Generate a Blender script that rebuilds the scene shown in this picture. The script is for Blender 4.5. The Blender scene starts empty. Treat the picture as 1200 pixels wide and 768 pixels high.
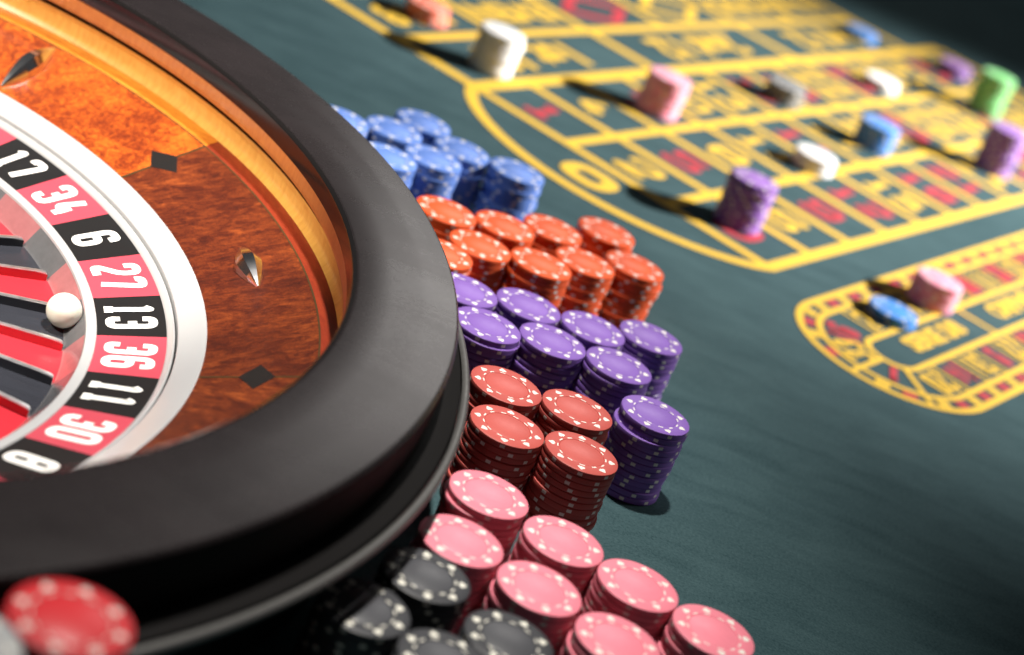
import bpy, bmesh, math, random
from mathutils import Vector, Matrix
random.seed(7)
PI = math.pi
R = math.radians
sc = bpy.context.scene
col = sc.collection

# ------------------------------------------------------------------ camera
CAM_Z = 0.45
PITCH, ROLL = R(23.16), R(22.68)
cd = bpy.data.cameras.new('camera')
cam = bpy.data.objects.new('camera', cd)
col.objects.link(cam)
F = Vector((0, math.cos(PITCH), -math.sin(PITCH)))
U0 = Vector((0, math.sin(PITCH), math.cos(PITCH)))
R0 = Vector((1, 0, 0))
RR = math.cos(ROLL) * R0 + math.sin(ROLL) * U0
UU = -math.sin(ROLL) * R0 + math.cos(ROLL) * U0
m = Matrix((RR, UU, -F)).transposed().to_4x4()
m.translation = Vector((0, 0, CAM_Z))
cam.matrix_world = m
cd.sensor_width = 36.0
cd.lens = 2286.0 / 1200.0 * 36.0
cd.clip_start, cd.clip_end = 0.01, 100
cd.dof.use_dof = True
cd.dof.focus_distance = 0.95
cd.dof.aperture_fstop = 5.6
cd.dof.aperture_blades = 0
sc.camera = cam

# ------------------------------------------------------------------ world and lamps (indoor table light)
world = bpy.data.worlds.new('World')
sc.world = world
world.use_nodes = True
bg = world.node_tree.nodes['Background']
bg.inputs[0].default_value = (0.95, 0.97, 1.0, 1)
bg.inputs[1].default_value = 0.04

def aim(o, target):
    o.rotation_euler = (Vector(target) - o.location).to_track_quat('-Z', 'Y').to_euler()

def lamp(name, kind, loc, target, power, color, **kw):
    ld = bpy.data.lights.new(name, kind)
    ld.energy = power
    ld.color = color
    for k, v in kw.items():
        setattr(ld, k, v)
    o = bpy.data.objects.new(name, ld)
    o.location = loc
    aim(o, target)
    col.objects.link(o)
    return o

# pendant over the wheel, left of the picture
lamp('wheel_lamp', 'SPOT', (-0.22, 1.02, 1.80), (-0.17, 0.79, 0.04), 250, (1.0, 0.95, 0.88),
     spot_size=R(32), spot_blend=1.0, shadow_soft_size=0.04)
# second lamp to the left of the camera, picking out the far side of the bowl
lamp('bowl_lamp', 'SPOT', (-0.78, 0.33, 0.95), (-0.33, 0.90, 0.06), 92, (1.0, 0.92, 0.80),
     spot_size=R(21.5), spot_blend=0.4, shadow_soft_size=0.03)
# spotlight over the far right end of the table, lighting the layout
lamp('layout_lamp', 'SPOT', (2.10, 2.15, 1.12), (0.28, 1.72, 0.0), 1150, (1.0, 0.97, 0.93),
     spot_size=R(38), spot_blend=1.0, shadow_soft_size=0.05)
# broad dim ceiling light panel behind the table (gives the soft sheen on the rim)
lamp('ceiling_panel', 'AREA', (0.12, 4.2, 1.55), (0.0, 0.9, 0.0), 8.0, (1.0, 0.96, 0.92),
     shape='RECTANGLE', size=1.0, size_y=0.6)

sc.view_settings.view_transform = 'Standard'
sc.view_settings.look = 'None'
sc.view_settings.exposure = 0.0
sc.view_settings.gamma = 1.0
sc.view_settings.use_curve_mapping = False

# ------------------------------------------------------------------ node expression helper
class X:
    """a scalar socket with arithmetic"""
    def __init__(self, nt, s):
        self.nt, self.s = nt, s
    def op(self, o, *args):
        n = self.nt.nodes.new('ShaderNodeMath')
        n.operation = o
        for i, a in enumerate((self,) + args):
            if isinstance(a, X):
                self.nt.links.new(a.s, n.inputs[i])
            else:
                n.inputs[i].default_value = a
        return X(self.nt, n.outputs[0])
    def __add__(s, o): return s.op('ADD', o)
    def __radd__(s, o): return s.op('ADD', o)
    def __sub__(s, o): return s.op('SUBTRACT', o)
    def __mul__(s, o): return s.op('MULTIPLY', o)
    def __rmul__(s, o): return s.op('MULTIPLY', o)
    def __truediv__(s, o): return s.op('DIVIDE', o)
    def abs(s): return s.op('ABSOLUTE')
    def max(s, o): return s.op('MAXIMUM', o)
    def min(s, o): return s.op('MINIMUM', o)
    def lt(s, o): return s.op('LESS_THAN', o)
    def gt(s, o): return s.op('GREATER_THAN', o)
    def fract(s): return s.op('FRACT')
    def sqrt(s): return s.op('SQRT')

class Mat:
    def __init__(self, name):
        self.m = bpy.data.materials.new(name)
        self.m.use_nodes = True
        self.nt = self.m.node_tree
        self.b = self.nt.nodes['Principled BSDF']
    def n(self, t, **kw):
        n = self.nt.nodes.new(t)
        for k, v in kw.items():
            setattr(n, k, v)
        return n
    def link(self, a, b):
        self.nt.links.new(a.s if isinstance(a, X) else a, b)
    def set(self, **kw):
        names = {'color': 'Base Color', 'rough': 'Roughness', 'metal': 'Metallic', 'ior': 'IOR', 'coat': 'Coat Weight',
                 'coat_rough': 'Coat Roughness', 'spec': 'Specular IOR Level', 'sheen': 'Sheen Weight',
                 'sss': 'Subsurface Weight'}
        for k, v in kw.items():
            s = self.b.inputs[names[k]]
            if isinstance(v, (X, bpy.types.NodeSocket)):
                self.link(v, s)
            elif k == 'color':
                s.default_value = (*v, 1)
            else:
                s.default_value = v
        return self
    def coords(self, kind='Object'):
        if not hasattr(self, 'tc'):
            self.tc = self.n('ShaderNodeTexCoord')
        return self.tc.outputs[kind]
    def xyz(self):
        s = self.n('ShaderNodeSeparateXYZ')
        self.link(self.coords(), s.inputs[0])
        return [X(self.nt, o) for o in s.outputs]
    def noise(self, scale, detail=4, rough=0.55, dist=0.0, stretch=(1, 1, 1), vec=None):
        mp = self.n('ShaderNodeMapping')
        mp.inputs['Scale'].default_value = stretch
        self.link(vec or self.coords(), mp.inputs[0])
        t = self.n('ShaderNodeTexNoise')
        t.inputs['Scale'].default_value = scale
        t.inputs['Detail'].default_value = detail
        t.inputs['Roughness'].default_value = rough
        t.inputs['Distortion'].default_value = dist
        self.link(mp.outputs[0], t.inputs['Vector'])
        return X(self.nt, t.outputs['Fac'])
    def ramp(self, fac, stops):
        r = self.n('ShaderNodeValToRGB')
        el = r.color_ramp.elements
        while len(el) < len(stops):
            el.new(0.5)
        for e, (p, c) in zip(el, stops):
            e.position = p
            e.color = (*c, 1)
        self.link(fac, r.inputs[0])
        return r.outputs[0]
    def mix(self, fac, a, b, blend='MIX'):
        n = self.n('ShaderNodeMix', data_type='RGBA', blend_type=blend)
        if isinstance(fac, X): self.link(fac, n.inputs[0])
        else: n.inputs[0].default_value = fac
        for v, i in ((a, 6), (b, 7)):
            if isinstance(v, tuple): n.inputs[i].default_value = (*v, 1)
            else: self.link(v, n.inputs[i])
        return n.outputs[2]
    def bump(self, h, strength, dist):
        b = self.n('ShaderNodeBump')
        b.inputs['Strength'].default_value = strength
        b.inputs['Distance'].default_value = dist
        self.link(h, b.inputs['Height'])
        self.link(b.outputs[0], self.b.inputs['Normal'])
        return self

# ------------------------------------------------------------------ materials
def m_felt():
    M = Mat('felt')
    a = M.noise(2.3, 5, 0.6)
    b = M.noise(17, 5, 0.65, 0.6, stretch=(1, 2.6, 1))
    f = M.noise(620, 3, 0.8)
    fac = a * 0.27 + b * 0.27 + f * 0.46
    c = M.ramp(fac, [(0.36, (0.018, 0.041, 0.047)), (0.50, (0.042, 0.078, 0.086)), (0.64, (0.064, 0.112, 0.120))])
    M.set(color=c, rough=0.95, spec=0.06)
    w = M.noise(900, 3, 0.7)
    M.bump(w * 0.8 + b * 0.1, 0.35, 0.0006)
    return M.m

def m_print(name, colr, wear=0.12):
    M = Mat(name)
    n = M.noise(700, 3, 0.7)
    g = M.noise(30, 3, 0.6)
    c = M.mix((n * 0.6 + g * 0.4 - 0.35) * (wear * 3), tuple(colr), tuple(x * 0.72 for x in colr))
    M.set(color=c, rough=0.85, spec=0.25)
    M.bump(n, 0.25, 0.0005)
    return M.m

def m_chip(name, c1, white=(0.80, 0.77, 0.68), c_edge=None):
    M = Mat(name)
    x, y, z = M.xyz()
    r = (x * x + y * y).sqrt()
    ang = y.op('ARCTAN2', x)
    k = ang * (8 / (2 * PI)) + 100.0
    tx = (k.fract() - 0.5) * (r * (2 * PI / 8))
    # suit-like blot on the outer band: diamond + two lobes
    ry = r - 0.01535
    dia = (tx.abs() / 0.00175 + ry.abs() / 0.0019).lt(1.0)
    lx = tx.abs() - 0.0009
    ly = ry + 0.00045
    lobe = (lx * lx + ly * ly).lt(0.00095 ** 2)
    band = r.lt(0.0181)
    spot = dia.max(lobe) * band
    # edge inserts on the rim of the chip
    side = r.gt(0.01835)
    sx = tx.abs().lt(0.00125)
    sz = (z - 0.0017).abs().lt(0.00085)
    edge = side * sx * sz
    # dashed ring round the centre
    k2 = ang * (12 / (2 * PI)) + 100.2
    dx = (k2.fract() - 0.5).abs().lt(0.21)
    ring = (r - 0.0123).abs().lt(0.00036) * dx
    mask = spot.max(edge).max(ring)
    n = M.noise(420, 4, 0.65)
    g = M.noise(60, 3, 0.6)
    # every chip slightly different in tone
    oi = M.n('ShaderNodeObjectInfo')
    rnd = X(M.nt, oi.outputs['Random'])
    base = M.mix((n * 0.5 + g * 0.5) * 0.55 + rnd * 0.3, tuple(min(1, v * 1.1) for v in c1), tuple(v * 0.78 for v in c1))
    wh = M.mix(g, white, tuple(v * 0.82 for v in white))
    c = M.mix(mask, base, wh)
    M.set(color=c, rough=n * 0.22 + 0.36, spec=0.32)
    M.bump(n, 0.12, 0.0004)
    return M.m

def m_burl(name, tones, stretch, scale, dist):
    M = Mat(name)
    a = M.noise(scale, 6, 0.68, dist, stretch)
    b = M.noise(scale * 4.2, 4, 0.7, dist * 0.5, stretch)
    fl = M.noise(900, 2, 0.6, 0, (1, 0.35, 1))
    L_ = M.noise(scale * 0.22, 3, 0.5, 0.8, stretch)
    f = a * 0.50 + b * 0.26 + fl * 0.10 + L_ * 0.30 - 0.08
    c = M.ramp(f, [(0.34, tones[0]), (0.46, tones[1]), (0.56, tones[2]), (0.68, tones[3])])
    M.set(color=c, rough=0.34, coat=0.55, coat_rough=0.06, spec=0.4)
    return M.m

def m_track(name, light, dark):
    M = Mat(name)
    x, y, z = M.xyz()
    ang = y.op('ARCTAN2', x)
    cb = M.n('ShaderNodeCombineXYZ')
    M.link(ang * 60.0, cb.inputs[0]); M.link(z * 60.0, cb.inputs[1])
    a = M.noise(1.6, 5, 0.65, 0.3, vec=cb.outputs[0])
    b = M.noise(7.0, 3, 0.6, 0.2, stretch=(1, 0.2, 1), vec=cb.outputs[0])
    c = M.ramp(a * 0.6 + b * 0.4, [(0.3, dark), (0.65, light)])
    M.set(color=c, rough=0.30, coat=0.5, coat_rough=0.08)
    return M.m

def m_simple(name, colr, rough, noise=0.0, scale=200, bump=0.0, stretch=(1, 1, 1), rough_var=0.0, **kw):
    M = Mat(name)
    if noise or bump or rough_var:
        n = M.noise(scale, 4, 0.65, 0, stretch)
        if noise:
            c = M.mix(n, tuple(min(1, v * (1 + noise)) for v in colr), tuple(v * (1 - noise) for v in colr))
            M.set(color=c)
        else:
            M.set(color=colr)
        M.set(rough=(n * rough_var + (rough - rough_var * 0.5)) if rough_var else rough)
        if bump: M.bump(n, bump, 0.0005)
    else:
        M.set(color=colr, rough=rough)
    M.set(**kw)
    return M.m

MT = {}
MT['felt'] = m_felt()
MT['yellow'] = m_print('yellow_print', (0.70, 0.435, 0.042))
MT['red_print'] = m_print('red_print', (0.44, 0.035, 0.05))
def m_lacquer():
    M = Mat('black_lacquer')
    big = M.noise(22, 4, 0.6, 0.5)
    fine = M.noise(380, 3, 0.7, 0, (1, 1, 0.3))
    dust = M.noise(1400, 2, 0.5).gt(0.735)
    smear = M.noise(9, 3, 0.55, 1.5, (1, 2.5, 1))
    c = M.mix(big, (0.020, 0.0155, 0.0165), (0.009, 0.0075, 0.008))
    c = M.mix(dust * 0.5, c, (0.16, 0.155, 0.15))
    M.set(color=c, rough=smear * 0.09 + fine * 0.06 + 0.20, spec=0.38)
    M.bump(fine, 0.012, 0.0005)
    return M.m
MT['lacquer'] = m_lacquer()
MT['lip'] = m_simple('gloss_black', (0.010, 0.009, 0.009), 0.13)
MT['plinth'] = m_simple('satin_black', (0.012, 0.011, 0.011), 0.4, rough_var=0.1, scale=60)
MT['moulding'] = m_simple('matt_black', (0.0065, 0.006, 0.006), 0.6, rough_var=0.1, scale=60, spec=0.06)
MT['trim'] = m_simple('scuffed_grey', (0.12, 0.118, 0.115), 0.42, noise=0.4, scale=260, rough_var=0.3, stretch=(1, 1, 3), metal=0.5)
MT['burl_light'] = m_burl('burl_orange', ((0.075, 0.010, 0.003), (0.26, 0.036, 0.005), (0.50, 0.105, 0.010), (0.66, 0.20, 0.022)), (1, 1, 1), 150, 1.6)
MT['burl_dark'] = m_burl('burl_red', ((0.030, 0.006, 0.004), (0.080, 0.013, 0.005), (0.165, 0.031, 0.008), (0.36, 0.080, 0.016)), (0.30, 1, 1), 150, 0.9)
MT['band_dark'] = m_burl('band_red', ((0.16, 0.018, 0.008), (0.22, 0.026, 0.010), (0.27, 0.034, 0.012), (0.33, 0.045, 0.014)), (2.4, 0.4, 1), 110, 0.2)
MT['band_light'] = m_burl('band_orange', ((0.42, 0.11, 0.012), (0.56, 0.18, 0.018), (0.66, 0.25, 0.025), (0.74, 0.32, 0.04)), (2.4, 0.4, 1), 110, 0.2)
MT['track'] = m_track('track_maple', (0.84, 0.48, 0.11), (0.64, 0.28, 0.045))
MT['track_upper'] = m_track('track_cherry', (0.58, 0.22, 0.055), (0.42, 0.12, 0.025))
MT['groove'] = m_simple('groove_brown', (0.09, 0.025, 0.012), 0.4)
MT['inlay'] = m_simple('ebony', (0.014, 0.013, 0.013), 0.3, coat=0.4)
MT['string'] = m_simple('dark_olive_inlay', (0.055, 0.035, 0.012), 0.35, coat=0.4)
MT['silver'] = m_simple('white_enamel', (0.43, 0.435, 0.445), 0.22, noise=0.04, scale=30, rough_var=0.08, coat=0.4, coat_rough=0.1)
MT['chrome'] = m_simple('chrome', (0.86, 0.86, 0.88), 0.17, metal=1.0, rough_var=0.10, scale=120)
MT['fret'] = m_simple('polished_fret', (0.88, 0.88, 0.90), 0.36, metal=1.0, rough_var=0.25, scale=180)
for _c, _v in (('red', (0.50, 0.20, 0.21)), ('black', (0.17, 0.17, 0.18)), ('green', (0.15, 0.35, 0.2))):
    MT['back_' + _c] = m_simple('pocket_back_' + _c, _v, 0.22, metal=0.4, noise=0.3, scale=130, rough_var=0.25)  # tint stands in for the pocket colour reflected in the silver back wall
MT['num_red'] = m_simple('number_red', (0.50, 0.058, 0.088), 0.42, noise=0.05, scale=80, spec=0.4)
MT['num_black'] = m_simple('number_black', (0.009, 0.009, 0.010), 0.5, noise=0.2, scale=80, spec=0.2)
MT['num_green'] = m_simple('number_green', (0.02, 0.22, 0.07), 0.42, noise=0.05, scale=80, spec=0.4)
MT['num_white'] = m_simple('number_white', (0.84, 0.83, 0.80), 0.45, noise=0.03, scale=90)
MT['pk_red'] = m_simple('pocket_red', (0.55, 0.03, 0.045), 0.24, noise=0.10, scale=160, rough_var=0.2, stretch=(0.2, 1, 1), bump=0.04)
MT['pk_black'] = m_simple('pocket_black', (0.030, 0.032, 0.041), 0.2, noise=0.25, scale=160, rough_var=0.2, stretch=(0.2, 1, 1), bump=0.04)
MT['pk_green'] = m_simple('pocket_green', (0.02, 0.25, 0.08), 0.24, noise=0.10, scale=160, rough_var=0.2)
MT['ball'] = m_simple('ivory_ball', (0.90, 0.86, 0.75), 0.2, noise=0.03, scale=60, sss=0.08)
MT['cone'] = m_burl('cone_wood', ((0.10, 0.02, 0.006), (0.25, 0.05, 0.010), (0.36, 0.085, 0.014), (0.50, 0.13, 0.022)), (1, 1, 1), 40, 0.8)
MT['rail'] = m_simple('black_leather', (0.014, 0.014, 0.014), 0.45, scale=350, bump=0.4, rough_var=0.15)
MT['carpet'] = m_simple('dark_carpet', (0.012, 0.013, 0.014), 0.95, noise=0.3, scale=90)

CHIPC = {'blue': (0.105, 0.205, 0.56), 'orange': (0.66, 0.085, 0.018), 'purple': (0.20, 0.100, 0.40),
         'red': (0.46, 0.080, 0.066), 'pink': (0.76, 0.205, 0.268), 'black': (0.035, 0.036, 0.041),
         'scarlet': (0.60, 0.022, 0.030), 'grey': (0.42, 0.43, 0.44), 'white': (0.80, 0.79, 0.77),
         'green': (0.16, 0.50, 0.17), 'slate': (0.16, 0.165, 0.17), 'coral': (0.78, 0.20, 0.13), 'skyblue': (0.05, 0.22, 0.62),
         'rose': (0.80, 0.30, 0.40), 'violet': (0.26, 0.12, 0.42)}
for k, c in CHIPC.items():
    MT['chip_' + k] = m_chip('chip_' + k, c, white=(0.80, 0.78, 0.68) if k == 'black' else (0.82, 0.79, 0.72))
    cc = tuple(min(1, v * (1.5 if k == 'black' else 1.06) + 0.004) for v in c)
    MT['lab_' + k] = m_simple('label_' + k, cc, 0.38, noise=0.10, scale=300, bump=0.06, rough_var=0.12)

# ------------------------------------------------------------------ object helpers
def mesh(name, verts, faces, mats=(), smooth=False, mi=None):
    me = bpy.data.meshes.new(name)
    me.from_pydata([tuple(v) for v in verts], [], faces)
    for mm in mats:
        me.materials.append(mm)
    if mi:
        me.polygons.foreach_set('material_index', mi)
    if smooth:
        me.polygons.foreach_set('use_smooth', [True] * len(me.polygons))
        if smooth is not True:
            me.set_sharp_from_angle(angle=smooth)
    me.update()
    return me

def obj(name, me, parent=None, loc=(0, 0, 0), rz=0.0):
    o = bpy.data.objects.new(name, me)
    col.objects.link(o)
    o.location = loc
    o.rotation_euler = (0, 0, rz)
    if parent:
        o.parent = parent
    return o

def tag(o, label, cat, group=None):
    o['label'] = label
    o['category'] = cat
    if group:
        o['group'] = group
    return o

def lathe_me(name, prof, seg, mat, a0=0.0, a1=2 * PI, smooth=R(35), closed=False):
    """profile [(r, z)...] swept about Z; normals follow profile order (outside to the left of travel)"""
    full = abs(a1 - a0 - 2 * PI) < 1e-6
    n = seg if full else seg + 1
    vs, fs = [], []
    for i in range(n):
        a = a0 + (a1 - a0) * i / seg
        for r, z in prof:
            vs.append((r * math.cos(a), r * math.sin(a), z))
    k = len(prof)
    m_ = k if closed else k - 1
    for i in range(seg):
        j = (i + 1) % n
        for p in range(m_):
            q = (p + 1) % k
            fs.append((i * k + p, i * k + q, j * k + q, j * k + p))
    if closed and not full:
        fs.append(tuple(range(k)))
        fs.append(tuple(reversed(range((n - 1) * k, n * k))))
    me = mesh(name, vs, fs, [mat], smooth)
    bm = bmesh.new(); bm.from_mesh(me)
    bmesh.ops.remove_doubles(bm, verts=bm.verts, dist=1e-7)
    bmesh.ops.recalc_face_normals(bm, faces=bm.faces)
    bm.to_mesh(me); bm.free()
    return me

def rounded(pts, rad, steps=5):
    """round the corners of an open profile"""
    out = [pts[0]]
    for i in range(1, len(pts) - 1):
        p = Vector(pts[i]); a = Vector(pts[i - 1]) - p; b = Vector(pts[i + 1]) - p
        d = min(rad, a.length * 0.45, b.length * 0.45)
        A = p + a.normalized() * d; B = p + b.normalized() * d
        for s in range(steps + 1):
            t = s / steps
            out.append(tuple((1 - t) ** 2 * A + 2 * t * (1 - t) * p + t * t * B))
    out.append(pts[-1])
    return out

# ---- ribbon strokes (print and numerals)
def fillet(pts, rad, closed, steps=5):
    n = len(pts)
    out = []
    for i in range(n):
        if not closed and i in (0, n - 1):
            out.append(Vector(pts[i])); continue
        p = Vector(pts[i]); a = Vector(pts[i - 1]) - p; b = Vector(pts[(i + 1) % n]) - p
        d = min(rad, a.length * 0.48, b.length * 0.48)
        A = p + a.normalized() * d; B = p + b.normalized() * d
        for s in range(steps + 1):
            t = s / steps
            out.append((1 - t) ** 2 * A + 2 * t * (1 - t) * p + t * t * B)
    return out

def ribbon(verts, faces, pts, width, z, closed=False, roundcap=False):
    n = len(pts)
    base = len(verts)
    for i in range(n):
        if closed:
            d1 = pts[i] - pts[i - 1]; d2 = pts[(i + 1) % n] - pts[i]
        else:
            d1 = pts[i] - pts[max(i - 1, 0)]; d2 = pts[min(i + 1, n - 1)] - pts[i]
            if i == 0: d1 = d2
            if i == n - 1: d2 = d1
        d1 = d1.normalized(); d2 = d2.normalized()
        t = (d1 + d2)
        t = t.normalized() if t.length > 1e-6 else d1
        nrm = Vector((-t.y, t.x))
        c = max(0.5, abs(nrm.dot(Vector((-d1.y, d1.x)))))
        h = width / 2 / c
        verts.append((pts[i].x + nrm.x * h, pts[i].y + nrm.y * h, z))
        verts.append((pts[i].x - nrm.x * h, pts[i].y - nrm.y * h, z))
    for i in range(n if closed else n - 1):
        j = (i + 1) % n
        faces.append((base + 2 * i, base + 2 * i + 1, base + 2 * j + 1, base + 2 * j))
    if roundcap and not closed:
        for e, (p, q, l, r_) in enumerate(((pts[0], pts[1], base, base + 1), (pts[-1], pts[-2], base + 2 * n - 1, base + 2 * n - 2))):
            d = (p - q).normalized(); nn = Vector((-d.y, d.x))
            ids = []
            for s in range(1, 5):
                a = -PI / 2 + PI * s / 5
                v = p + d * (math.cos(a) * width / 2) + nn * (math.sin(a) * width / 2)
                ids.append(len(verts)); verts.append((v.x, v.y, z))
            # order from right of d to left of d
            faces.append((r_, *ids, l) if e == 0 else (r_, *ids, l))

DIG = {
    '0': [([(0, 0), (1, 0), (1, 1), (0, 1)], True)],
    '1': [([(.5, 0), (.5, 1), (.12, .84)], False), ([(.02, 0), (.98, 0)], False)],
    '2': [([(0, .72), (0, 1), (1, 1), (1, .58), (0, .12), (0, 0), (1, 0)], False)],
    '3': [([(0, .76), (0, 1), (1, 1), (1, 0), (0, 0), (0, .24)], False), ([(.3, .52), (.95, .52)], False)],
    '4': [([(.55, 1), (0, .27), (1, .27)], False), ([(.68, .52), (.68, 0)], False)],
    '5': [([(1, 1), (0, 1), (0, .58), (1, .58), (1, 0), (0, 0), (0, .22)], False)],
    '6': [([(1, .78), (1, 1), (0, 1), (0, 0), (1, 0), (1, .54), (.05, .54)], False)],
    '7': [([(0, .84), (0, 1), (1, 1), (.35, 0)], False)],
    '8': [([(0, 0), (1, 0), (1, 1), (0, 1)], True), ([(.05, .52), (.95, .52)], False)],
    '9': [([(0, .22), (0, 0), (1, 0), (1, 1), (0, 1), (0, .46), (.95, .46)], False)],
}

def digit_geo(text, w, h, t, gap, z0=0.0, round_=0.36):
    """flat strokes for a number, centred on the origin, x right and y up"""
    vs, fs = [], []
    ws = [w * (0.92 if ch == '1' else 1.0) for ch in text]
    tot = sum(ws) + gap * (len(text) - 1)
    x = -tot / 2
    lay = 0
    for ch, cw in zip(text, ws):
        for path, cl in DIG[ch]:
            P_ = [(x + t / 2 + px * (cw - t), -h / 2 + t / 2 + py * (h - t)) for px, py in path]
            pts = fillet(P_, min(cw, h) * round_, cl)
            ribbon(vs, fs, pts, t, z0 + lay * 1.5e-5, cl)
            lay += 1
        x += cw + gap
    return vs, fs

# ------------------------------------------------------------------ setting: floor, table, layout
TH = R(62.82)
uS = Vector((math.cos(TH), math.sin(TH)))      # along the layout, away from the wheel
nT = Vector((-math.sin(TH), math.cos(TH)))     # across the layout, towards the dozens
def st(s, t):
    return uS * s + nT * t

def poly_sheet(name, corners, z, mat, nx=1):
    me = mesh(name, [(*c, z) for c in corners], [tuple(range(len(corners)))], [mat])
    return me

fl = obj('floor', poly_sheet('floor', [(-6, -4), (8, -4), (8, 9), (-6, 9)], -0.78, MT['carpet']))
fl['kind'] = 'structure'
S_END = 3.0
# table top: a slab with a real thickness
def slab(name, corners, z0, z1, mat):
    n = len(corners)
    vs = [(*c, z1) for c in corners] + [(*c, z0) for c in corners]
    fs = [tuple(range(n)), tuple(reversed(range(n, 2 * n)))]
    fs += [(i, i + n, (i + 1) % n + n, (i + 1) % n) for i in range(n)]
    me = mesh(name, vs, fs, [mat])
    bm = bmesh.new(); bm.from_mesh(me); bmesh.ops.recalc_face_normals(bm, faces=bm.faces); bm.to_mesh(me); bm.free()
    return me
table = obj('table_top', slab('table_top', [st(-0.9, -0.75), st(S_END, -0.75), st(S_END, 1.75), st(-0.9, 1.75)], -0.05, 0.0, MT['felt']))
table['kind'] = 'structure'
table['label'] = 'green felt top of the roulette table'

Z1 = 0.0004
T_A, T_1, T_2, T_3, T_D, T_O = 0.7569, 0.6629, 0.5672, 0.4724, 0.8409, 0.9250
S_0, DS = 1.2575, 0.0727
S_12 = S_0 + 12 * DS
S_C = S_12 + 0.085

class Print:
    def __init__(self):
        self.v, self.f, self.k = [], [], 0
    def line(self, pts, w, closed=False):
        ribbon(self.v, self.f, [st(*p) for p in pts], w, Z1 + self.k * 1.2e-5, closed)
        self.k += 1
    def build(self, name, mat):
        return obj(name, mesh(name, self.v, self.f, [mat]), table)

g = Print()
for t, w in ((T_A, 0.0160), (T_1, 0.0105), (T_2, 0.0105), (T_3, 0.0112)):
    g.line([(S_0 - w * 0.3, t), (S_C, t)], w)
for i in range(13):
    g.line([(S_0 + i * DS, T_3), (S_0 + i * DS, T_A)], 0.0098)
g.line([(S_C, T_3), (S_C, T_A)], 0.012)
g.build('number_grid_lines', MT['yellow'])
g = Print()
g.line([(S_0, T_D), (S_12, T_D)], 0.0125)
g.line([(S_0, T_O), (S_12, T_O)], 0.0125)
for i in range(0, 13, 4):
    g.line([(S_0 + i * DS, T_A), (S_0 + i * DS, T_D)], 0.0125)
for i in range(0, 13, 2):
    g.line([(S_0 + i * DS, T_D), (S_0 + i * DS, T_O)], 0.0125)
g.build('outside_bet_lines', MT['yellow'])
g = Print()
arc = []
tc_, th_ = (T_A + T_3) / 2, (T_A - T_3) / 2
for i in range(41):
    a = -PI / 2 + PI * i / 40
    arc.append((S_0 - 0.075 * max(0, math.cos(a)) ** 1.4, tc_ + th_ * math.sin(a)))
g.line(arc, 0.0105)
g.build('zero_box_line', MT['yellow'])

# local print frame: x -> right of the text, y -> up of the text
def put_text(vs, fs, s, t, name, mat, up='u', parent=None):
    out = []
    for x, y, z in vs:
        if up == 'u':
            p = st(s + y, t - x)
        elif up == 'n':
            p = st(s + x, t + y)
        else:
            p = st(s - x, t - y)
        out.append((p.x, p.y, Z1 + 6e-5 + z))
    return obj(name, mesh(name, out, fs, [mat]), parent or table)

REDS = {1, 3, 5, 7, 9, 12, 14, 16, 18, 19, 21, 23, 25, 27, 30, 32, 34, 36}
for i in range(12):
    for j, t in enumerate(((T_A + T_1) / 2, (T_1 + T_2) / 2, (T_2 + T_3) / 2)):
        num = 3 * i + j + 1
        vs, fs = digit_geo(str(num), 0.026 if num > 9 else 0.034, 0.040, 0.0078, 0.006)
        put_text(vs, fs, S_0 + (i + 0.5) * DS, t, 'layout_number', MT['red_print'] if num in REDS else MT['yellow'], 'u')
vs, fs = digit_geo('0', 0.046, 0.040, 0.0125, 0, round_=0.5)
put_text(vs, fs, 1.2205, 0.6155, 'layout_number', MT['yellow'], 'u')

def text_geo(s, size, bold=0.0, sx=1.0):
    cu = bpy.data.curves.new('txt', 'FONT')
    cu.body = s
    cu.size = size
    cu.align_x = 'CENTER'; cu.align_y = 'CENTER'
    cu.offset = bold
    cu.resolution_u = 3
    o = bpy.data.objects.new('txt', cu)
    col.objects.link(o)
    dg = bpy.context.evaluated_depsgraph_get()
    me = o.evaluated_get(dg).to_mesh()
    vs = [(v.co.x * sx, v.co.y, 0) for v in me.vertices]
    fs = [tuple(p.vertices) for p in me.polygons]
    o.evaluated_get(dg).to_mesh_clear()
    bpy.data.objects.remove(o)
    bpy.data.curves.remove(cu)
    return vs, fs

for i, s in enumerate(('1st 12', '2nd 12', '3rd 12')):
    vs, fs = text_geo(s, 0.058, 0.0022)
    put_text(vs, fs, S_0 + (4 * i + 2) * DS, (T_A + T_D) / 2 + 0.002, 'layout_lettering', MT['yellow'], 'd')
for i, s in ((0, '1-18'), (1, 'EVEN'), (4, 'ODD'), (5, '19-36')):
    vs, fs = text_geo(s, 0.050, 0.0022)
    put_text(vs, fs, S_0 + (2 * i + 1) * DS, (T_O + T_D) / 2, 'layout_lettering', MT['yellow'], 'd')
for i, mt in ((2, 'red_print'), (3, 'yellow')):
    vs, fs = [], []
    pts = fillet([(-0.050, 0), (0, -0.028), (0.050, 0), (0, 0.028)], 0.006, True)
    ribbon(vs, fs, pts, 0.011, 0, True)
    put_text(vs, fs, S_0 + (2 * i + 1) * DS, (T_O + T_D) / 2, 'layout_diamond', MT[mt], 'd')
for t in ((T_A + T_1) / 2, (T_1 + T_2) / 2, (T_2 + T_3) / 2):
    vs, fs = text_geo('2to1', 0.036, 0.002)
    put_text(vs, fs, S_12 + 0.043, t, 'layout_lettering', MT['yellow'], 'u')

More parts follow.
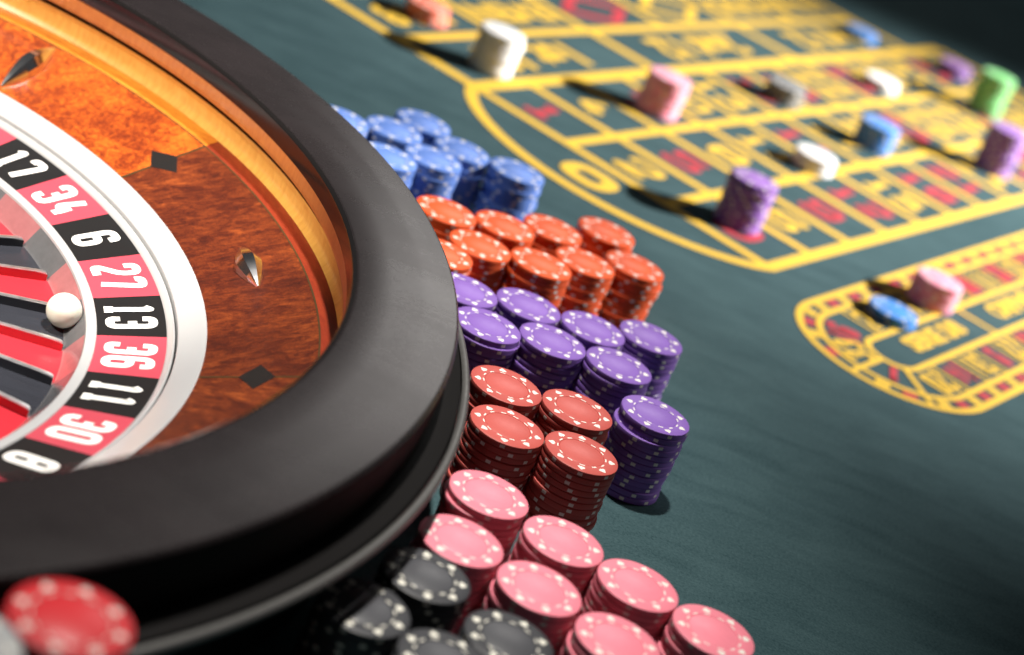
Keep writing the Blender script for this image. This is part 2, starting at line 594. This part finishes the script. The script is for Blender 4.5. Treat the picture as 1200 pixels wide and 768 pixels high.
# racetrack
RC = (1.2400, 0.3565)
RACE_S1 = 1.2400 + 25 * 0.0370 * 1.0
def stadium(rad):
    pts = [(RACE_S1, RC[1] + rad)]
    for i in range(33):
        a = PI / 2 + PI * i / 32
        pts.append((RC[0] + rad * math.cos(a), RC[1] + rad * math.sin(a)))
    pts.append((RACE_S1, RC[1] - rad))
    return pts
g = Print()
g.line(stadium(0.0705), 0.0058)
g.line(stadium(0.0557), 0.0050)
g.line(stadium(0.0195), 0.0052)
for s in (1.397, 1.62, 1.86):
    g.line([(s, RC[1] - 0.018), (s, RC[1] + 0.018)], 0.0045)
for a in (180, 229):
    ca, sa = math.cos(R(a)), math.sin(R(a))
    g.line([(RC[0] + 0.02 * ca, RC[1] + 0.02 * sa), (RC[0] + 0.069 * ca, RC[1] + 0.069 * sa)], 0.0045)
for i in range(0, 25):
    s = 1.258 + i * 0.037
    for sg in (-1, 1):
        g.line([(s, RC[1] + sg * 0.0215), (s, RC[1] + sg * 0.054)], 0.0028)
g.build('racetrack_lines', MT['yellow'])
ORDER = [0, 32, 15, 19, 4, 21, 2, 25, 17, 34, 6, 27, 13, 36, 11, 30, 8, 23, 10, 5, 24, 16, 33, 1, 20, 14, 31, 9, 22, 18, 29, 7, 28, 12, 35, 3, 26]
RM = 0.0376
seq = []
for i in range(22):
    seq.append((1.2770 - 0.0185 + 0.0005 + i * 0.037 + 0.0185, -1))
def cellnum(i):
    return ORDER[(24 + i) % 37]
def race_number(s, t, num, rot):
    red = num in REDS
    vs, fs = digit_geo(str(num), 0.0115, 0.026, 0.0044 if not red else 0.0052, 0.0022)
    c, sn = math.cos(rot), math.sin(rot)
    vs = [(x * c - y * sn, x * sn + y * c, z) for x, y, z in vs]
    put_text(vs, fs, s, t, 'racetrack_number', MT['red_print'] if red else MT['yellow'], 'n')
k = 0
for i in range(20):
    race_number(1.2395 + i * 0.037, RC[1] - RM, cellnum(k - 0), PI); k += 1
k = -1
for a in (205, 155, 118):
    race_number(RC[0] + RM * math.cos(R(a)), RC[1] + RM * math.sin(R(a)), cellnum(k), R(a) - PI / 2); k -= 1
for i in range(20):
    race_number(1.2765 + i * 0.037, RC[1] + RM, cellnum(k), 0); k -= 1
# small neighbour band: alternating short bars
for i in range(34):
    for sg in (-1, 1):
        vs = [(-0.0052, -0.0042, 0), (0.0052, -0.0042, 0), (0.0052, 0.0042, 0), (-0.0052, 0.0042, 0)]
        put_text(vs, [(0, 1, 2, 3)], 1.245 + i * 0.0185, RC[1] + sg * 0.0631, 'racetrack_mark', MT['red_print'] if i % 2 else MT['yellow'], 'n')
for i, a in enumerate((105, 122, 139, 160, 198, 216, 240, 257)):
    c, sn = math.cos(R(a + 90)), math.sin(R(a + 90))
    vs = [(x * c - y * sn, x * sn + y * c, 0) for x, y in ((-0.0052, -0.004), (0.0052, -0.004), (0.0052, 0.004), (-0.0052, 0.004))]
    put_text(vs, [(0, 1, 2, 3)], RC[0] + 0.0631 * math.cos(R(a)), RC[1] + 0.0631 * math.sin(R(a)), 'racetrack_mark',
             MT['red_print'] if i % 2 else MT['yellow'], 'n')
for s, tx, sz in ((1.318, 'SERIE 5/8', 0.0235), (1.505, 'ORPHELINS', 0.026), (1.74, 'SERIE 0/2/3', 0.026)):
    vs, fs = text_geo(tx, sz, 0.0011, 1.05)
    put_text(vs, fs, s, RC[1] + 0.001, 'layout_lettering', MT['yellow'], 'n')

# ------------------------------------------------------------------ roulette wheel
WX, WY = -0.3811, 0.7400
wheel = bpy.data.objects.new('roulette', None)
col.objects.link(wheel)
wheel.location = (WX, WY, 0)
tag(wheel, 'large roulette wheel with black lacquered rim and inlaid burl wood bowl', 'roulette wheel')
SEG = 240
def part(name, prof, mat, **kw):
    return obj(name, lathe_me(name, prof, kw.pop('seg', SEG), MT[mat], **kw), wheel)

# black rim: flat satin top with rounded edges
part('rim', rounded([(0.3160, 0.0880), (0.3142, 0.0981), (0.3300, 0.0986), (0.3480, 0.0987), (0.3634, 0.0982), (0.3644, 0.0966)], 0.0022), 'lacquer')
part('rim_side', rounded([(0.3644, 0.0966), (0.3648, 0.0945), (0.3640, 0.0745), (0.3500, 0.0735)], 0.0015), 'moulding')
part('rim_lip', rounded([(0.3152, 0.0866), (0.3138, 0.0868), (0.3131, 0.0970), (0.3150, 0.0982)], 0.0008), 'lip')
part('base_moulding', rounded([(0.3500, 0.0730), (0.3660, 0.0727), (0.3752, 0.0709), (0.3752, 0.0672)], 0.0012), 'moulding')
part('base_trim', [(0.3776 + 0.0021 * math.cos(R(q)), 0.0690 + 0.0021 * math.sin(R(q))) for q in range(150, -151, -20)], 'trim')
part('plinth', rounded([(0.3760, 0.0660), (0.3740, 0.0600), (0.3560, 0.0520), (0.3500, 0.0380), (0.3490, 0.0006), (0.0, 0.0006)], 0.004), 'plinth')

SL = 0.40
def az(r): return 0.0371 + SL * (r - 0.262)
# ball track and wall above it
part('ball_track', rounded([(0.3190, az(0.3190)), (0.3214, 0.0635), (0.3208, 0.0705), (0.3186, 0.0742)], 0.003), 'track')
part('track_groove', [(0.3186, 0.0742), (0.3206, 0.0752), (0.3206, 0.0772), (0.3150, 0.0781)], 'groove')
part('track_wall', rounded([(0.3150, 0.0781), (0.3145, 0.0800), (0.3144, 0.0868)], 0.001), 'track_upper')

def sector(name, r0, r1, a, z0, z1, mat, seg=8, gap=0.0, thick=0.0018, nr=1):
    """a solid conical sector centred on +X, angular width a"""
    vs, fs = [], []
    for lev in (0, 1):
        for i in range(seg + 1):
            for q in range(nr + 1):
                r = r0 + (r1 - r0) * q / nr
                z = z0 + (z1 - z0) * q / nr
                b = -a / 2 + a * i / seg
                b -= math.copysign(gap / r, b) * (abs(i - seg / 2) == seg / 2)
                vs.append((r * math.cos(b), r * math.sin(b), z - lev * thick))
    k = nr + 1
    L_ = (seg + 1) * k
    for i in range(seg):
        for q in range(nr):
            p = i * k + q
            fs.append((p, p + 1, p + k + 1, p + k))
            fs.append((L_ + p, L_ + p + k, L_ + p + k + 1, L_ + p + 1))
        p = i * k
        fs.append((p, p + k, L_ + p + k, L_ + p))
        p = i * k + nr
        fs.append((p, L_ + p, L_ + p + k, p + k))
    for q in range(nr):
        fs.append((q, L_ + q, L_ + q + 1, q + 1))
        p = seg * k + q
        fs.append((p, p + 1, L_ + p + 1, L_ + p))
    return mesh(name, vs, fs, [MT[mat]])

INL = [R(7.6 + 45 * i) for i in range(8)]
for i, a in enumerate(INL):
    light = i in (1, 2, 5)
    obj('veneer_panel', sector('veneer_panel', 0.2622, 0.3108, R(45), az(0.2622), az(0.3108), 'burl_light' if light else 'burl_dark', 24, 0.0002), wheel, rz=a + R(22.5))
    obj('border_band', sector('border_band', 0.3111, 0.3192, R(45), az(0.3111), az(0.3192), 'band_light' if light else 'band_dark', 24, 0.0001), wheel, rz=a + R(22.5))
# thin stringing line between veneer and band
part('stringing', [(0.3105, az(0.3105) + 0.00012), (0.3113, az(0.3113) + 0.00012)], 'string')

be = math.atan(SL)
def on_apron(r, x, y, h):
    """x radial along the slope, y tangential, h height off the surface"""
    return (r + x * math.cos(be) - h * math.sin(be), y, az(r) + x * math.sin(be) + h * math.cos(be))
def inlay_me():
    a, b = 0.0083, 0.0125
    out = [(-a, 0), (0, -b), (a, 0), (0, b)]
    vs = [on_apron(0.2868, x, y, 0.0002) for x, y in out] + [on_apron(0.2868, x, y, -0.001) for x, y in out]
    return mesh('inlay_diamond', vs, [(0, 1, 2, 3), (0, 4, 5, 1), (1, 5, 6, 2), (2, 6, 7, 3), (3, 7, 4, 0)], [MT['inlay']])
def string_me():
    vs, fs = [], []
    for r0, r1 in ((0.2623, 0.2793), (0.2943, 0.3105)):
        for x0, x1 in ((r0, r1),):
            b0 = len(vs)
            for r in (x0, x1):
                for s in (-1, 1):
                    vs.append((r, s * 0.0007, az(r) + 0.00015))
            fs.append((b0, b0 + 2, b0 + 3, b0 + 1))
    return mesh('inlay_string', vs, fs, [MT['string']])
im, sm = inlay_me(), string_me()
for a in INL:
    obj('inlay_diamond', im, wheel, rz=a)
    obj('inlay_string', sm, wheel, rz=a)

def deflector_me(L_, W_, H_, tang):
    n = 18
    cs = [(-1, 0), (-0.86, 0.50), (-0.36, 0.96), (0.36, 0.96), (0.86, 0.50), (1, 0)]
    vs, fs = [], []
    for i in range(n + 1):
        x = -1 + 2 * i / n
        tpr = max(0.0, 1 - abs(x) ** 1.45)
        w_ = W_ / 2 * (0.10 + 0.90 * tpr); h_ = H_ * (0.12 + 0.88 * max(0.0, 1 - abs(x) ** 1.7))
        for cy, cz in cs:
            px, py = x * L_ / 2, cy * w_
            if tang: px, py = py, px
            vs.append(on_apron(0.2872, px, py, cz * h_ + 0.0001))
    k = len(cs)
    for i in range(n):
        for q in range(k - 1):
            fs.append((i * k + q, i * k + q + 1, (i + 1) * k + q + 1, (i + 1) * k + q))
    fs.append(tuple(range(k))); fs.append(tuple(range(n * k, (n + 1) * k)))
    me = mesh('deflector', vs, fs, [MT['chrome']], R(28))
    bm = bmesh.new(); bm.from_mesh(me); bmesh.ops.recalc_face_normals(bm, faces=bm.faces); bm.to_mesh(me); bm.free()
    return me
dm = [deflector_me(0.040, 0.0150, 0.0075, True), deflector_me(0.046, 0.0150, 0.0085, False)]
for i, a in enumerate(INL):
    obj('deflector', dm[i % 2], wheel, rz=a + R(22.3))

# silver-white rings
part('bowl_ring', rounded([(0.2500, 0.0225), (0.2500, 0.0312), (0.2620, 0.0378), (0.2626, 0.0368)], 0.0006), 'silver')
part('rotor_ring', rounded([(0.2456, 0.0262), (0.2462, 0.0276), (0.2484, 0.0300), (0.2493, 0.0292), (0.2493, 0.0200)], 0.0005), 'silver')
part('pocket_ring', rounded([(0.2088, 0.0150), (0.2094, 0.0190), (0.2142, 0.0197), (0.2146, 0.0185)], 0.0006), 'silver')

# number panels, numerals, pockets, frets
PITCHA = 2 * PI / 37
i13 = ORDER.index(13)
NR0, NR1, NZ0, NZ1 = 0.2144, 0.2458, 0.0189, 0.0268
ns = (NZ1 - NZ0) / (NR1 - NR0)
nb = math.atan(ns)
rmid = (NR0 + NR1) / 2
zmid = (NZ0 + NZ1) / 2
pan = {c: sector('number_panel', NR0, NR1, PITCHA, NZ0, NZ1, 'num_' + c, 6, 0.00005, 0.002) for c in ('red', 'black', 'green')}
pkt = {}
def pocket_me(c):
    # floor rising gently inward, sloped back wall at the rim side, side walls up to the frets, their colour standing in for the floor mirrored in the metal
    prof = [(0.1480, 0.0128), (0.1520, 0.0092), (0.2000, 0.0070), (0.2030, 0.0072)]
    seg = 6
    vs, fs = [], []
    k = len(prof)
    for i in range(seg + 1):
        for r, z in prof:
            half = PITCHA / 2 - 0.0015 / r if z < 0.015 else PITCHA / 2
            b = -half + 2 * half * i / seg
            vs.append((r * math.cos(b), r * math.sin(b), z))
    for i in range(seg):
        for p in range(k - 1):
            fs.append((i * k + p, i * k + p + 1, (i + 1) * k + p + 1, (i + 1) * k + p))
    for sd, i in ((-1, 0), (1, seg)):
        b0 = len(vs)
        for r, z, zt in ((0.1500, 0.0092, 0.0133), (0.1560, 0.0088, 0.0133), (0.1940, 0.0072, 0.0116), (0.2010, 0.0068, 0.0105)):
            b = sd * (PITCHA / 2 - 0.0016 / r)
            bt = sd * (PITCHA / 2 - 0.0015 / r)
            vs.append((r * math.cos(b), r * math.sin(b), z))
            vs.append((r * math.cos(bt), r * math.sin(bt), zt))
        for q in range(3):
            f = (b0 + 2 * q, b0 + 2 * q + 1, b0 + 2 * q + 3, b0 + 2 * q + 2)
            fs.append(f if sd < 0 else tuple(reversed(f)))
    return mesh('pocket', vs, fs, [MT['pk_' + c]], R(30))
for c in ('red', 'black', 'green'):
    pkt[c] = pocket_me(c)
def fret_me():
    w0, w1 = 0.0014, 0.0014
    prof = [(0.1480, 0.0060), (0.1480, 0.0138), (0.1560, 0.0138), (0.1940, 0.0121), (0.1992, 0.0117), (0.2008, 0.0110), (0.2012, 0.0060)]
    vs, fs = [], []
    for s in (-1, 1):
        for r, z in prof:
            wv = (w1 if z < 0.008 else w0)
            vs.append((r, s * wv, z))
    n = len(prof)
    fs = [tuple(range(n)), tuple(reversed(range(n, 2 * n)))]
    fs += [(i, i + n, i + 1 + n, i + 1) for i in range(n - 1)]
    me = mesh('fret', vs, fs, [MT['fret']])
    bm = bmesh.new(); bm.from_mesh(me); bmesh.ops.recalc_face_normals(bm, faces=bm.faces)
    bmesh.ops.bevel(bm, geom=[e for e in bm.edges], offset=0.00035, segments=2, affect='EDGES')
    bm.to_mesh(me); bm.free()
    me.polygons.foreach_set('use_smooth', [True] * len(me.polygons))
    me.set_sharp_from_angle(angle=R(35))
    return me
fm = fret_me()
bk = {c: lathe_me('pocket_back', rounded([(0.2008, 0.0066), (0.2024, 0.0076), (0.2091, 0.0176)], 0.002), 6, MT['back_' + c], -PITCHA / 2, PITCHA / 2) for c in ('red', 'black', 'green')}
for i, num in enumerate(ORDER):
    a = R(23.6) - (i - i13) * PITCHA
    c = 'green' if num == 0 else ('red' if num in REDS else 'black')
    p = obj('number_panel', pan[c], wheel, rz=a)
    txt = str(num)
    vs, fs = digit_geo(txt, 0.0116, 0.0246, 0.0043, 0.0020, round_=0.40)
    out = []
    for x, y, z in vs:
        wob = (z + 0.00018)
        out.append((rmid + y * math.cos(nb) - wob * math.sin(nb), -x, zmid + y * math.sin(nb) + wob * math.cos(nb)))
    obj('numeral', mesh('numeral', out, fs, [MT['num_white']]), p)
    obj('pocket', pkt[c], wheel, rz=a)
    obj('pocket_back', bk[c], wheel, rz=a)
    obj('fret', fm, wheel, rz=a + PITCHA / 2)
# rotor cone and turret (left of the picture's edge)
part('rotor_cone', [(0.1485, 0.0125), (0.1440, 0.0165), (0.0900, 0.0290), (0.0300, 0.0480), (0.0, 0.0500)], 'cone', seg=96)
part('turret', rounded([(0.034, 0.046), (0.030, 0.056), (0.012, 0.062), (0.010, 0.090), (0.018, 0.096), (0.016, 0.104), (0.006, 0.110), (0.008, 0.122), (0.0, 0.128)], 0.004), 'chrome', seg=64)

# ball
def sphere_me(name, r, mat):
    bm = bmesh.new()
    bmesh.ops.create_uvsphere(bm, u_segments=48, v_segments=24, radius=r)
    me = bpy.data.meshes.new(name)
    bm.to_mesh(me); bm.free()
    me.materials.append(mat)
    me.polygons.foreach_set('use_smooth', [True] * len(me.polygons))
    return me
BALL_R = 0.0085
ball = obj('roulette_ball', sphere_me('roulette_ball', BALL_R, MT['ball']), loc=(-0.1998, 0.8241, 0.0162))
tag(ball, 'ivory white ball lying in the black pocket of number 13', 'ball')

# ------------------------------------------------------------------ chips
CR, CT = 0.0188, 0.0034
chip_me, label_me = {}, {}
def chip_mesh(c):
    if c not in chip_me:
        prof = [(0.0, CT - 0.00016), (0.01135, CT - 0.00016), (0.0115, CT - 0.00026), (0.0117, CT - 0.00003), (0.0119, CT),
                (0.0182, CT), (0.0187, CT - 0.00025), (CR, CT - 0.0006), (CR, 0.0006), (0.0187, 0.00025), (0.0182, 0.00001), (0.0, 0.00001)]
        chip_me[c] = lathe_me('chip_' + c, prof, 56, MT['chip_' + c], smooth=R(30))
        label_me[c] = lathe_me('label_' + c, [(0.0, CT - 0.00005), (0.0110, CT - 0.00005), (0.01122, CT - 0.00015)], 48, MT['lab_' + c], smooth=R(40))
    return chip_me[c]
ORD = ['topmost', 'second', 'third', 'fourth', 'fifth', 'sixth', 'seventh', 'eighth', 'ninth', 'tenth', 'eleventh', 'twelfth',
       'thirteenth', 'fourteenth', 'fifteenth', 'sixteenth', 'seventeenth']
ORD += ['%dth' % i for i in range(18, 60)]
# chips of each stack, counted from the top, that can be told apart in the picture
SHOWN = {
    'tall scarlet stack in the lower left corner': range(2),
    'leftmost black stack under the rim': range(7),
    'rearmost black stack': range(5),
    'pink stack in the middle of the pink group': range(6),
    'pink stack between wheel and black chips': range(9),
    'pink stack second from the right': range(6),
    'pink stack in front of the brick-red ones': range(5),
    'rearmost pink stack beside the wheel': {0, 1, 2, 3, 4, 5, 7},
    'rightmost pink stack': range(5),
    'rightmost black stack': range(1),
    'pink stack cut by the bottom edge': range(3),
    'front brick-red stack beside the wheel': range(10),
    'front brick-red stack away from the wheel': range(11),
    'rear brick-red stack beside the wheel': range(3),
    'rear brick-red stack away from the wheel': range(4),
    'lone purple stack nearest the camera': range(13),
    'middle purple stack of the front row': range(7),
    'front-row purple stack right of the middle': range(6),
    'front-row purple stack beside the rim': range(5),
    'black stack cut by the bottom edge': range(1),
    'third purple stack of the rear row': range(2),
    'second purple stack of the rear row': range(2),
    'rear purple stack farthest right': range(8),
    'front-row orange stack third from the rim': range(6),
    'front-row orange stack second from the rim': range(6),
    'second orange stack of the rear row': range(2),
    'front-row orange stack second from the right': range(8),
    'rear-row orange stack touching the rim outline': range(3),
    'rightmost orange stack of the front row': range(10),
    'third orange stack of the rear row': range(3),
    'rightmost orange stack of the rear row': range(4),
    'front-row blue stack second from the rim': range(6),
    'rightmost blue stack': range(10),
    'rear-row blue stack left of the rearmost one': range(2),
    'purple stack half hidden behind the rim': range(1),
    'blue stack second from the right': range(9),
    'rearmost blue stack, nearest the printed grid': range(2),
    'low blue stack beside the pink racetrack stack': range(2),
    'pink stack on the racetrack': range(6),
    'tall purple stack near the printed zero': range(11),
    'front-row blue stack cut off by the rim': range(2),
    'orange stack mostly hidden behind the rim': range(1),
    'tall white stack on the first dozen': range(10),
    'tall grey stack cut by the left edge': range(1),
    'pink stack on the number grid': range(10),
    'low bright white stack near the purple one': range(4),
    'low coral stack at the top edge': range(4),
    'blue stack in the middle of the grid': range(7),
    'grey stack on the number grid': range(5),
    'blue stack almost hidden behind the rim': range(1),
    'tall lilac stack at the right edge': range(13),
    'low whitish stack left of the green one': range(3),
    'tall green stack at the far end': range(13),
    'far blue stack by the top edge': range(3),
    'low purple stack behind the green one': range(4),
}
stuff_items = []
def stack(c, word, x, y, n, desc, group, jit=0.0005, single=99, lean=(0, 0), z0=0.0, seedk=None):
    rnd = random.Random(hash((round(x * 1e4), round(y * 1e4))) & 0xffff)
    me = chip_mesh(c)
    for i in range(n):
        top = i == n - 1
        big = rnd.random() < 0.22 and not top
        j = jit * (3.2 if big else 1.0)
        dx, dy = rnd.uniform(-j, j), rnd.uniform(-j, j)
        if top: dx = dy = 0.0
        f = 1 - i / max(1, n - 1)
        loc = (x + dx + lean[0] * f, y + dy + lean[1] * f, z0 + i * CT + 0.0005)
        rz = rnd.uniform(0, 2 * PI)
        k = n - 1 - i
        if k not in SHOWN.get(desc, ()):
            stuff_items.append((c, loc, rz))
            continue
        o = obj('casino_chip', me, loc=loc, rz=rz)
        if top:
            lab = ('topmost chip of the %s' if n > 1 else 'single chip: %s') % desc
        else:
            lab = '%s chip from the top of the %s' % (ORD[k], desc)
        tag(o, lab, 'chip', group)
        if top:
            obj('center_label', label_me[c], o)

NEAR = [
 ('blue', -0.1045, 1.2052, 'rearmost blue stack, nearest the printed grid'),
 ('blue', -0.1171, 1.1695, 'rear-row blue stack left of the rearmost one'),
 ('blue', -0.1488, 1.1491, 'blue stack almost hidden behind the rim'),
 ('blue', -0.0858, 1.1481, 'front-row blue stack second from the rim'),
 ('blue', -0.0733, 1.1838, 'blue stack second from the right'),
 ('blue', -0.0357, 1.1869, 'rightmost blue stack'),
 ('blue', -0.1097, 1.1187, 'front-row blue stack cut off by the rim'),
 ('orange', -0.0618, 1.0708, 'rear-row orange stack touching the rim outline'),
 ('orange', -0.0270, 1.0858, 'second orange stack of the rear row'),
 ('orange', 0.0000, 1.1124, 'third orange stack of the rear row'),
 ('orange', 0.0314, 1.1458, 'rightmost orange stack of the rear row'),
 ('orange', -0.0525, 1.0073, 'orange stack mostly hidden behind the rim'),
 ('orange', -0.0348, 1.0406, 'front-row orange stack second from the rim'),
 ('orange', 0.0014, 1.0514, 'front-row orange stack third from the rim'),
 ('orange', 0.0251, 1.0810, 'front-row orange stack second from the right'),
 ('orange', 0.0542, 1.1085, 'rightmost orange stack of the front row'),
 ('purple', -0.0312, 0.9713, 'purple stack half hidden behind the rim'),
 ('purple', -0.0123, 0.9386, 'front-row purple stack beside the rim'),
 ('purple', 0.0038, 0.9855, 'second purple stack of the rear row'),
 ('purple', 0.0413, 0.9907, 'third purple stack of the rear row'),
 ('purple', 0.0228, 0.9527, 'middle purple stack of the front row'),
 ('purple', 0.0739, 1.0114, 'rear purple stack farthest right'),
 ('purple', 0.0604, 0.9569, 'front-row purple stack right of the middle'),
 ('purple', 0.0853, 0.9150, 'lone purple stack nearest the camera'),
 ('red', 0.0086, 0.8780, 'rear brick-red stack beside the wheel'),
 ('red', 0.0162, 0.8356, 'front brick-red stack beside the wheel'),
 ('red', 0.0459, 0.8842, 'rear brick-red stack away from the wheel'),
 ('red', 0.0538, 0.8401, 'front brick-red stack away from the wheel'),
 ('pink', 0.0191, 0.7651, 'rearmost pink stack beside the wheel'),
 ('pink', 0.0150, 0.7174, 'pink stack between wheel and black chips'),
 ('pink', 0.0567, 0.7518, 'pink stack in front of the brick-red ones'),
 ('pink', 0.0522, 0.7058, 'pink stack in the middle of the pink group'),
 ('pink', 0.0930, 0.7409, 'pink stack second from the right'),
 ('pink', 0.0891, 0.6908, 'pink stack cut by the bottom edge'),
 ('pink', 0.1290, 0.7287, 'rightmost pink stack'),
 ('black', 0.0069, 0.6805, 'rearmost black stack'),
 ('black', -0.0108, 0.6409, 'leftmost black stack under the rim'),
 ('black', 0.0461, 0.6596, 'rightmost black stack'),
 ('black', 0.0248, 0.6283, 'black stack cut by the bottom edge'),
]
for c, x, y, d in NEAR:
    stack(c, c, x, y, 13, d, c + ' chips stacked beside the wheel')

# bottom left corner, in front of the wheel
stack('scarlet', 'red', -0.0857, 0.4720, 32, 'tall scarlet stack in the lower left corner', 'chips in the lower left corner', 0.0004)
stack('grey', 'grey', -0.1085, 0.4415, 32, 'tall grey stack cut by the left edge', 'chips in the lower left corner', 0.0004)

# chips bet on the layout
BETS = [
 ('white', -0.0975, 1.5223, 10, 'tall white stack on the first dozen'),
 ('coral', -0.1680, 1.5877, 4, 'low coral stack at the top edge'),
 ('rose', 0.0416, 1.5955, 10, 'pink stack on the number grid'),
 ('slate', 0.1507, 1.7992, 5, 'grey stack on the number grid'),
 ('skyblue', 0.2357, 2.1979, 3, 'far blue stack by the top edge'),
 ('violet', 0.3491, 2.2116, 4, 'low purple stack behind the green one'),
 ('green', 0.3766, 2.0894, 13, 'tall green stack at the far end'),
 ('white', 0.2553, 2.0088, 3, 'low whitish stack left of the green one'),
 ('white', 0.1831, 1.6228, 4, 'low bright white stack near the purple one'),
 ('skyblue', 0.2413, 1.7692, 7, 'blue stack in the middle of the grid'),
 ('violet', 0.3684, 1.8625, 13, 'tall lilac stack at the right edge'),
 ('violet', 0.1247, 1.3997, 11, 'tall purple stack near the printed zero'),
 ('rose', 0.2817, 1.4025, 6, 'pink stack on the racetrack'),
 ('skyblue', 0.2480, 1.3350, 2, 'low blue stack beside the pink racetrack stack'),
]
for c, x, y, n, d in BETS:
    stack(c, c, x, y, n, d, 'chips bet on the layout', 0.0007)

# the chips that stay out of sight inside and behind the stacks, as one mass
if stuff_items:
    cols = sorted({c for c, _, _ in stuff_items})
    vs, fs, mi = [], [], []
    prof = [(0.0182, CT), (CR, CT - 0.0006), (CR, 0.0006), (0.0182, 0.00001)]
    sg = 40
    for c, loc, rz in stuff_items:
        b0 = len(vs)
        for r, z in prof:
            for i in range(sg):
                a = rz + 2 * PI * i / sg
                vs.append((loc[0] + r * math.cos(a), loc[1] + r * math.sin(a), loc[2] + z))
        for p in range(3):
            for i in range(sg):
                j = (i + 1) % sg
                fs.append((b0 + p * sg + i, b0 + (p + 1) * sg + i, b0 + (p + 1) * sg + j, b0 + p * sg + j))
        fs.append(tuple(b0 + i for i in range(sg)))
        fs.append(tuple(b0 + 3 * sg + i for i in reversed(range(sg))))
        mi += [cols.index(c)] * (3 * sg + 2)
    o = obj('stacked_chips', mesh('stacked_chips', vs, fs, [MT['lab_' + c] for c in cols], False, mi))
    o['kind'] = 'stuff'
    tag(o, 'lower chips hidden inside and behind the stacks', 'chips')
